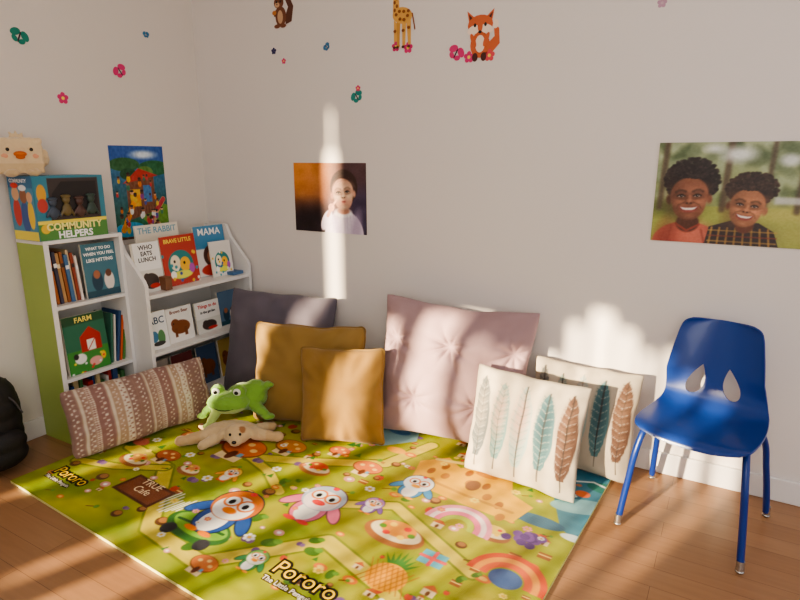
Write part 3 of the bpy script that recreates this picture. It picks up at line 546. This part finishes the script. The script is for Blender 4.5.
ch+=[ellm('beak',at(M,(0,-.066,.090)),(.024,.018,.012),ORG,RC),ellm('beak_lower',at(M,(0,-.064,.078)),(.017,.014,.009),ORG,RC),ellm('eye_1',at(M,(-.042,-.062,.108)),(.007,.006,.008),BLKp,RC),ellm('eye_2',at(M,(.042,-.062,.108)),(.007,.006,.008),BLKp,RC),ellm('cheek_1',at(M,(-.055,-.060,.082)),(.013,.006,.010),mat('felt_pink',(222,160,126),.9),RC),ellm('cheek_2',at(M,(.055,-.060,.082)),(.013,.006,.010),mat('felt_pink'),RC)]
root('plush_chick',ch,(.135,-1.115,1.233))
# ------------------------------------------------------------------ cushions
def fabric(name,**k): return mat(name,attr=True,rough=.95,bump=.6,bscale=420,sheen=.15,spec=.2,**k)
def pillow(name,w,h,t,base,yaw,lean,cv,m,roll=0,disp=None,n=64,seed=1,wr=1,pinch=.06,pipe=None,sag=.0,ear=.035,pexp=.42):
    """base: bottom-centre of cushion; front faces -Y before yaw; lean tips the top back (+Y)"""
    base=V(base)
    M=Matrix.Translation(base)@Matrix.Rotation(yaw,4,'Z')@Matrix.Rotation(-lean,4,'X')@Matrix.Translation((0,0,h/2))@Matrix.Rotation(roll,4,'Y')
    vs=[];cs=[];ccol=cv.I; 
    def base2(u,s):
        x=w/2*u*(1-pinch*(1-s*s)*abs(u)); z=h/2*s*(1-pinch*(1-u*u)*abs(s))
        k=(abs(u)*abs(s))**8; x*=1-ear*k; z*=1-ear*k
        x+=.006*noise.noise(V((s*2.2,seed,u)))*(1 if abs(u)>.5 else 0); z+=.010*noise.noise(V((u*2.2,seed+5,s)))
        return x,z
    for side in (-1,1):
        for j in range(n):
            for i in range(n):
                u=-1+2*i/(n-1); s=-1+2*j/(n-1); x,z=base2(u,s)
                pr=(max(0,(1-u**2))*max(0,(1-s**2)))
                d=t/2*(pr**pexp)
                e=(1-pr)**2
                q=V((x*5+seed*7,z*5,side*2+seed)); nn=noise.noise(q)*.5+noise.noise(q*2.3)*.3
                ang_=math.atan2(s,u)
                ww=math.sin(ang_*14+seed*2+3*noise.noise(V((x*4,z*4,seed))))*e*max(0,min(1,pr*6))
                d+= (nn*.028*(pr**.5)+ww*.007)*wr
                if disp and side<0: d+=disp(u,s,pr)
                if pr<=1e-9: d=0
                d+= sag*pr*(-s)*.5
                vs.append(M@V((x,side*d,z)))
                ii=min(cv.nx-1,int((u+1)/2*(cv.nx-1)+.5)); jj=min(cv.ny-1,int((s+1)/2*(cv.ny-1)+.5)); cs.append(ccol[jj,ii])
    fs=gridfaces(n,n,0)+gridfaces(n,n,n*n,True)
    o=mk(name,vs,fs,m,lin(np.clip(np.array(cs),0,255)),True)
    bm=bmesh.new(); bm.from_mesh(o.data); bmesh.ops.remove_doubles(bm,verts=bm.verts,dist=.0002)
    mz=min(v.co.z for v in bm.verts); 
    bm.to_mesh(o.data); bm.free(); o.data.shade_smooth()
    dz=RZ+(.007 if pipe else .002)-mz
    o.data.transform(Matrix.Translation((0,0,dz)))
    kids=[o]; o.name='cushion_body'
    if pipe:
        pts=[]
        for k in range(4):
            for i in range(12):
                a=-1+2*i/12; u,s=[(a,-1),(1,a),(-a,1),(-1,-a)][k]; x,z=base2(u,s); pts.append(M@V((x,0,z))+V((0,0,dz)))
        kids.append(tube('piping',pts,.004,pipe,True))
    return root(name,kids,tuple(base))
def plain(col,w=1,h=1,amp=6):
    c=Cv(w,h,64,col); c.noise(amp,10); return c
FAB=fabric('woven_fabric')
pillow('grey_cushion',.64,.60,.21,(.725,-.27,.02),math.radians(15),math.radians(14),plain((104,98,108)),FAB,math.radians(2),seed=2,wr=1.4)
MUS=(150,120,68); PIPE=mat('mustard_piping',(136,108,58),.9)
pillow('mustard_cushion',.60,.50,.15,(1.065,-.44,.02),math.radians(13),math.radians(13),plain(MUS),FAB,math.radians(-2),seed=4,pipe=PIPE,wr=1.5)
pillow('mustard_cushion.001',.40,.45,.13,(1.33,-.50,.02),math.radians(22),math.radians(10),plain((144,112,62)),FAB,math.radians(-1),seed=5,pipe=PIPE,wr=1.3)
def tuft(u,s,pr):
    # pinch-pleat: rows of knots with radiating folds
    d=0
    a=(u*1.25+.5); b=(s*1.25+.5)
    if round(b)%2: a+=.5
    fa=a-round(a); fb=b-round(b); r2=fa*fa+fb*fb
    d-=.054*math.exp(-r2/.024)*(pr**.3)
    an=math.atan2(fb,fa); d+=.022*(abs(math.cos(an*4))-.5)*math.exp(-r2/.12)*min(1,r2*60)*(pr**.35)
    return d
pillow('pink_tufted_cushion',.75,.67,.26,(1.755,-.262,.02),math.radians(8),math.radians(12),plain((172,144,146)),fabric('pink_velvet'),math.radians(2),disp=tuft,n=170,seed=6,wr=1.3,pinch=.10,pexp=.5)
def feathers(seed):
    c=Cv(.46,.46,160,(190,178,158)); c.noise(5,20)
    pal=[((104,108,106),(140,130,116)),((118,148,144),(192,158,138)),((160,176,168),(206,166,146)),((96,130,132),(66,92,98)),((102,76,64),(124,96,78))]
    for i,(a,b) in enumerate(pal):
        X=.052+i*.089; Y0=.035+.012*(i%2); Y1=.425-.012*(i%2)
        pts=[];n=16
        for sg in (-1,1):
            for k in (range(n+1) if sg<0 else range(n,-1,-1)):
                t=k/n; wd=.037*math.sin(math.pi*min(1,t*.95+.05))**.6; pts.append((X+sg*wd+.006*math.sin(t*3),Y0+.05+(Y1-Y0-.05)*t))
        c.poly(pts,a); 
        c.ell(X,(Y0+Y1)/2+.06,.028,.09,b,0,.03,.8)
        for k in range(28):
            yy=Y0+.06+(Y1-Y0-.08)*k/28; tt=(yy-Y0-.05)/(Y1-Y0-.05); wd=.033*math.sin(math.pi*min(1,tt*.95+.05))**.6; col=[tuple(v*.75 for v in a),(190,182,166),b][k%3]
            c.seg([(X,yy),(X-wd,yy+.018)],.0026,col,.6); c.seg([(X,yy),(X+wd,yy+.018)],.0026,col,.6)
        c.seg([(X,Y0),(X+.003,(Y0+Y1)/2),(X+.004,Y1)],.0035,(66,60,58))
    return c
FE=fabric('linen_print')
pillow('feather_cushion',.48,.46,.14,(2.155,-.435,.02),math.radians(-3),math.radians(13),feathers(1),FE,math.radians(1),n=130,seed=8,ear=.02,wr=1.3)
pillow('feather_cushion.001',.46,.46,.12,(2.32,-.19,.02),math.radians(-4),math.radians(13),feathers(2),FE,math.radians(0),n=110,seed=9,ear=.02)
# lumbar
c=Cv(.66,.32,190,(170,144,122)); 
x=0;bands=[((144,114,104),.05),((200,186,166),.012),((154,126,112),.03),((206,192,174),.02),((144,110,102),.06),((200,186,166),.012),((170,144,122),.035),((206,194,176),.03),((144,114,104),.04)]
k=0
while x<.66:
    col,w_=bands[k%len(bands)]; c.rect(x,0,x+w_,.32,col)
    if w_>=.03:
        for j in range(26): c.ell(x+w_/2+(.006 if j%2 else -.006),.006+j*.0125,.004,.004,(214,202,186) if col[0]<190 else (140,100,90))
    elif w_>=.02:
        for j in range(32): c.ell(x+w_/2,.005+j*.01,.006,.003,(140,104,94))
    x+=w_; k+=1
c.noise(6,30)
pillow('striped_lumbar_cushion',.68,.31,.16,(.49,-.89,.02),math.radians(77),math.radians(18),c,fabric('striped_weave'),0,n=110,seed=11,pinch=.03)
# ------------------------------------------------------------------ plush frog and dog
PF=mat('plush_fur',attr=True,rough=.95,bump=1,bscale=300,sheen=.4)
FA=24
M=Matrix.Translation((.775,-.60,.105))@Matrix.Rotation(math.radians(FA),4,'Z')
def frc(p):
    if p.z<.045 and p.y<-.075 and abs(p.x+.02)<.09: return (176,200,112)
    return (122,168,64)
fr=[blob('body',[('e',(-.02,-.05,.055),(.105,.075,.052)),('e',(.04,.03,.055),(.105,.075,.068)),('e',(.085,.04,.085),(.06,.055,.055)),
  ('e',(-.075,-.035,.105),(.034,.032,.034)),('e',(.03,-.035,.108),(.034,.032,.034)),
  ('c',(.12,.03,.10),(.155,.02,.125),.026,.020),('e',(.168,.01,.13),(.022,.016,.013)),
  ('c',(.10,-.02,.03),(.155,-.05,.005),.030,.022),('e',(.178,-.06,-.004),(.034,.024,.016)),
  ('c',(-.06,-.09,.03),(-.085,-.125,-.02),.024,.019),('e',(-.09,-.135,-.035),(.030,.022,.014)),('c',(-.10,-.01,.035),(-.15,-.03,-.01),.026,.020),('e',(-.165,-.035,-.03),(.030,.022,.015))],PF,.005,frc,5,M,.003)]
EW=mat('felt_white',(228,230,214),.8); EB=mat('black_plastic_eye'); RF=Matrix.Rotation(math.radians(FA),3,'Z'); R34=Matrix.Rotation(math.radians(34),3,'Z')
for i,x in enumerate((-.075,.03)):
    fr.append(ellm('eye_white_%d'%i,at(M,(x,-.062,.112)),(.019,.010,.019),EW,RF)); fr.append(ellm('pupil_%d'%i,at(M,(x,-.071,.112)),(.010,.004,.010),EB,RF))
fr.append(tube('mouth',[M@V(p) for p in ((-.098,-.088,.062),(-.065,-.112,.048),(-.02,-.124,.043),(.025,-.112,.048),(.058,-.088,.062))],.003,mat('mouth_thread',(60,84,34),.8)))
root('frog_plush',fr,(.775,-.60,.10))
M2=Matrix.Translation((.88,-.725,RZ+.002))@Matrix.Rotation(math.radians(34),4,'Z')
def dgc(p):
    if (p-V((.04,-.05,.07))).length<.028: return (160,112,70)
    if abs(p.x)>.15: return (200,168,122)
    return (206,180,138)
dg_=[blob('body',[('e',(-.02,.02,.045),(.13,.06,.045)),('e',(.02,-.035,.055),(.062,.055,.05)),('e',(.02,-.085,.04),(.03,.028,.022)),
  ('e',(-.05,-.03,.05),(.018,.03,.034),(0,.5,0)),('e',(.09,-.03,.05),(.018,.03,.034),(0,-.5,0)),
  ('c',(-.12,.0,.035),(-.22,-.03,.024),.032,.024),('e',(-.235,-.035,.026),(.032,.028,.024)),('c',(.10,.0,.035),(.18,-.02,.026),.032,.024),('e',(.20,-.025,.028),(.032,.026,.024)),
  ('c',(-.08,-.03,.03),(-.13,-.08,.022),.026,.022),('c',(.11,.05,.035),(.16,.08,.03),.028,.024),('c',(-.13,.05,.04),(-.18,.08,.04),.014,.01)],PF,.006,dgc,5,M2,.003)]
dg_+=[ellm('nose',at(M2,(.02,-.112,.048)),(.011,.007,.008),EB,R34),ellm('eye_1',at(M2,(-.002,-.083,.073)),(.006,.005,.007),EB,R34),ellm('eye_2',at(M2,(.043,-.083,.073)),(.006,.005,.007),EB,R34)]
root('dog_plush',dg_,(.88,-.725,RZ))
# ------------------------------------------------------------------ backpack (lower left)
BK=mat('black_nylon',(22,21,24),.6,bump=.5,bscale=300)
by=-1.40;bxx=.17
bp_=[blob('bag',[('e',(bxx,by-.02,z),(.12,.13,.10)) for z in (.103,.16,.22,.28)]+[('e',(bxx,by-.02,.33),(.11,.12,.10))],BK,.008,None,6),
 blob('pocket',[('e',(bxx+.105,by-.02,z),(.045,.095,.06)) for z in (.1,.15)],BK,.007,None,4),
 tube('handle',[(bxx-.03,by-.06,.41),(bxx-.03,by-.04,.46),(bxx-.03,by,.46),(bxx-.03,by+.02,.41)],.008,BK),
 tube('zip',[(bxx+.11,by-.1,.26),(bxx+.095,by-.07,.33),(bxx+.075,by-.02,.375),(bxx+.095,by+.04,.33),(bxx+.11,by+.07,.26)],.004,mat('zip_metal',(90,90,95),.4,.8)),
 tube('strap_1',[(bxx-.05,by+.09,.37),(bxx-.05,by+.125,.28),(bxx-.05,by+.12,.12),(bxx-.03,by+.1,.06)],.011,BK)]
root('black_backpack',bp_,(bxx,by,0))
# ------------------------------------------------------------------ chair
BL=mat('blue_polypropylene',(28,62,136),.30,coat=.15,var=.02); BM=mat('blue_powder_coat',(24,54,130),.3); ST=mat('chrome_glide',(190,188,184),.25,.9)
MC=Matrix.Translation((2.785,-.315,0))@Matrix.Rotation(math.radians(-10.5),4,'Z')
prof=[(-.205,.378,.150),(-.198,.392,.172),(-.17,.399,.184),(-.10,.396,.190),(-.02,.390,.190),(.06,.388,.186),(.11,.397,.180),(.145,.422,.174),(.165,.46,.170),(.178,.51,.166),(.190,.57,.158),(.202,.63,.148),(.213,.68,.138),(.219,.705,.126),(.223,.718,.100)]
def cr(p0,p1,p2,p3,t): return tuple(.5*((2*b)+(-a+c_)*t+(2*a-5*b+4*c_-d)*t*t+(-a+3*b-3*c_+d)*t**3) for a,b,c_,d in zip(p0,p1,p2,p3))
pp=[]
for i in range(len(prof)-1):
    a=prof[max(0,i-1)];d=prof[min(len(prof)-1,i+2)]
    for k in range(4): pp.append(cr(a,prof[i],prof[i+1],d,k/4))
pp.append(prof[-1]); nu=33; vs=[]
for j,(y,z,hw) in enumerate(pp):
    back=max(0,min(1,(z-.40)/.12)) if y>.08 else 0
    for i in range(nu):
        u=-1+2*i/(nu-1); x=hw*u-.018*back
        dz=(1-back)*(.016*abs(u)**2.5-.006*(1-u*u)); dy=back*(-.035*abs(u)**2.2)
        vs.append((x,y+dy+0,z+dz))
o=mk('shell_t',vs,gridfaces(nu,len(pp)),BL,None,True)
so=o.modifiers.new('s','SOLIDIFY'); so.thickness=.006; so.offset=0
def tear(cx,sgn):
    pts=[];n=40
    for i in range(n):
        a=i*math.tau/n; x=.038*math.sin(a)*abs(math.sin(a/2)); z=.056*math.cos(a)
        pts.append((cx+x-sgn*.014*(z/.06),.492+z))
    vs=[(x,y,z) for y in (.05,.30) for x,z in pts]
    fs=[tuple(range(n)),tuple(range(2*n-1,n-1,-1))]+[(i+n,(i+1)%n+n,(i+1)%n,i) for i in range(n)]
    t=mk('cut',vs,fs,BL); bm=bmesh.new(); bm.from_mesh(t.data); bmesh.ops.recalc_face_normals(bm,faces=bm.faces); bm.to_mesh(t.data); bm.free(); return t
cuts=[tear(-.018-.058,-1),tear(-.018+.058,1)]
for k in cuts:
    b=o.modifiers.new('b','BOOLEAN'); b.object=k; b.operation='DIFFERENCE'; b.solver='EXACT'
shell=bake(o,'seat_shell')
for k in cuts: bpy.data.objects.remove(k)
shell.data.transform(MC)
shell.data.shade_smooth()
sm=shell.modifiers.new('e','EDGE_SPLIT'); sm.split_angle=math.radians(40)
ck=[shell]
for n_,s in (('l',-1),('r',1)):
    P_=[(s*.198,-.205,.012),(s*.186,-.185,.15),(s*.168,-.155,.32),(s*.158,-.12,.372),(s*.15,-.04,.380),(s*.152,.05,.378),(s*.168,.105,.355),(s*.19,.16,.20),(s*.207,.205,.012)]
    ck.append(tube('leg_frame_'+n_,[MC@V(p) for p in P_],.0115,BM))
    for q in (P_[0],P_[-1]):
        ck.append(ellm('glide',MC@V((q[0],q[1],.0085)),(.014,.014,.008),ST)); ck.append(tube('ferrule',[MC@V((q[0],q[1],.012)),MC@V((q[0]*.995,q[1]*.99,.045))],.0128,ST))
for y in (-.10,.07): ck.append(tube('cross_bar_%d'%(y>0),[MC@V((-.152,y,.376)),MC@V((0,y,.374)),MC@V((.152,y,.376))],.009,BM))
root('child_chair',ck,(2.785,-.315,0))
# ------------------------------------------------------------------ lights
sun=bpy.data.lights.new('sun','SUN'); sun.energy=24; sun.color=(1,.80,.54); sun.angle=math.radians(1.35); so_=link(bpy.data.objects.new('sun',sun))
e=math.radians(14); d=V((.33*math.cos(e),.944*math.cos(e),-math.sin(e))); so_.rotation_euler=d.to_track_quat('-Z','Y').to_euler()
w=bpy.data.worlds.new('world'); bpy.context.scene.world=w; w.use_nodes=True; bg=w.node_tree.nodes['Background']; bg.inputs['Color'].default_value=(.97,.95,1,1); bg.inputs['Strength'].default_value=.98
def area(name,loc,tgt,sx,sy,en,col):
    l=bpy.data.lights.new(name,'AREA'); l.shape='RECTANGLE'; l.size=sx; l.size_y=sy; l.energy=en; l.color=col; o=link(bpy.data.objects.new(name,l)); o.location=loc
    o.rotation_euler=(V(tgt)-V(loc)).to_track_quat('-Z','Y').to_euler(); return o
area('fill_light_top',(2.6,-2.6,2.8),(2.4,-1.4,0),2.2,1.2,30,(1,.94,.88))  # unseen soft fill added overhead to lift the room
area('fill_light_front',(3.2,-3.6,1.5),(2.2,0,.9),1.6,1.6,28,(1,.95,.90))  # unseen fill added behind the camera, simulating soft window light
try: bpy.context.scene.view_settings.look='AgX - Medium High Contrast'
except Exception as ex_: print(ex_)
# ------------------------------------------------------------------ camera
cam=bpy.data.cameras.new('camera'); co=link(bpy.data.objects.new('camera',cam)); cam.sensor_width=36; cam.lens=36*580/800; cam.clip_start=.02
th=math.radians(13.6); F=V((-.5*math.cos(th),.8660254*math.cos(th),-math.sin(th))); co.location=(2.8,-2.5,1.3); co.rotation_euler=F.to_track_quat('-Z','Y').to_euler()
bpy.context.scene.camera=co
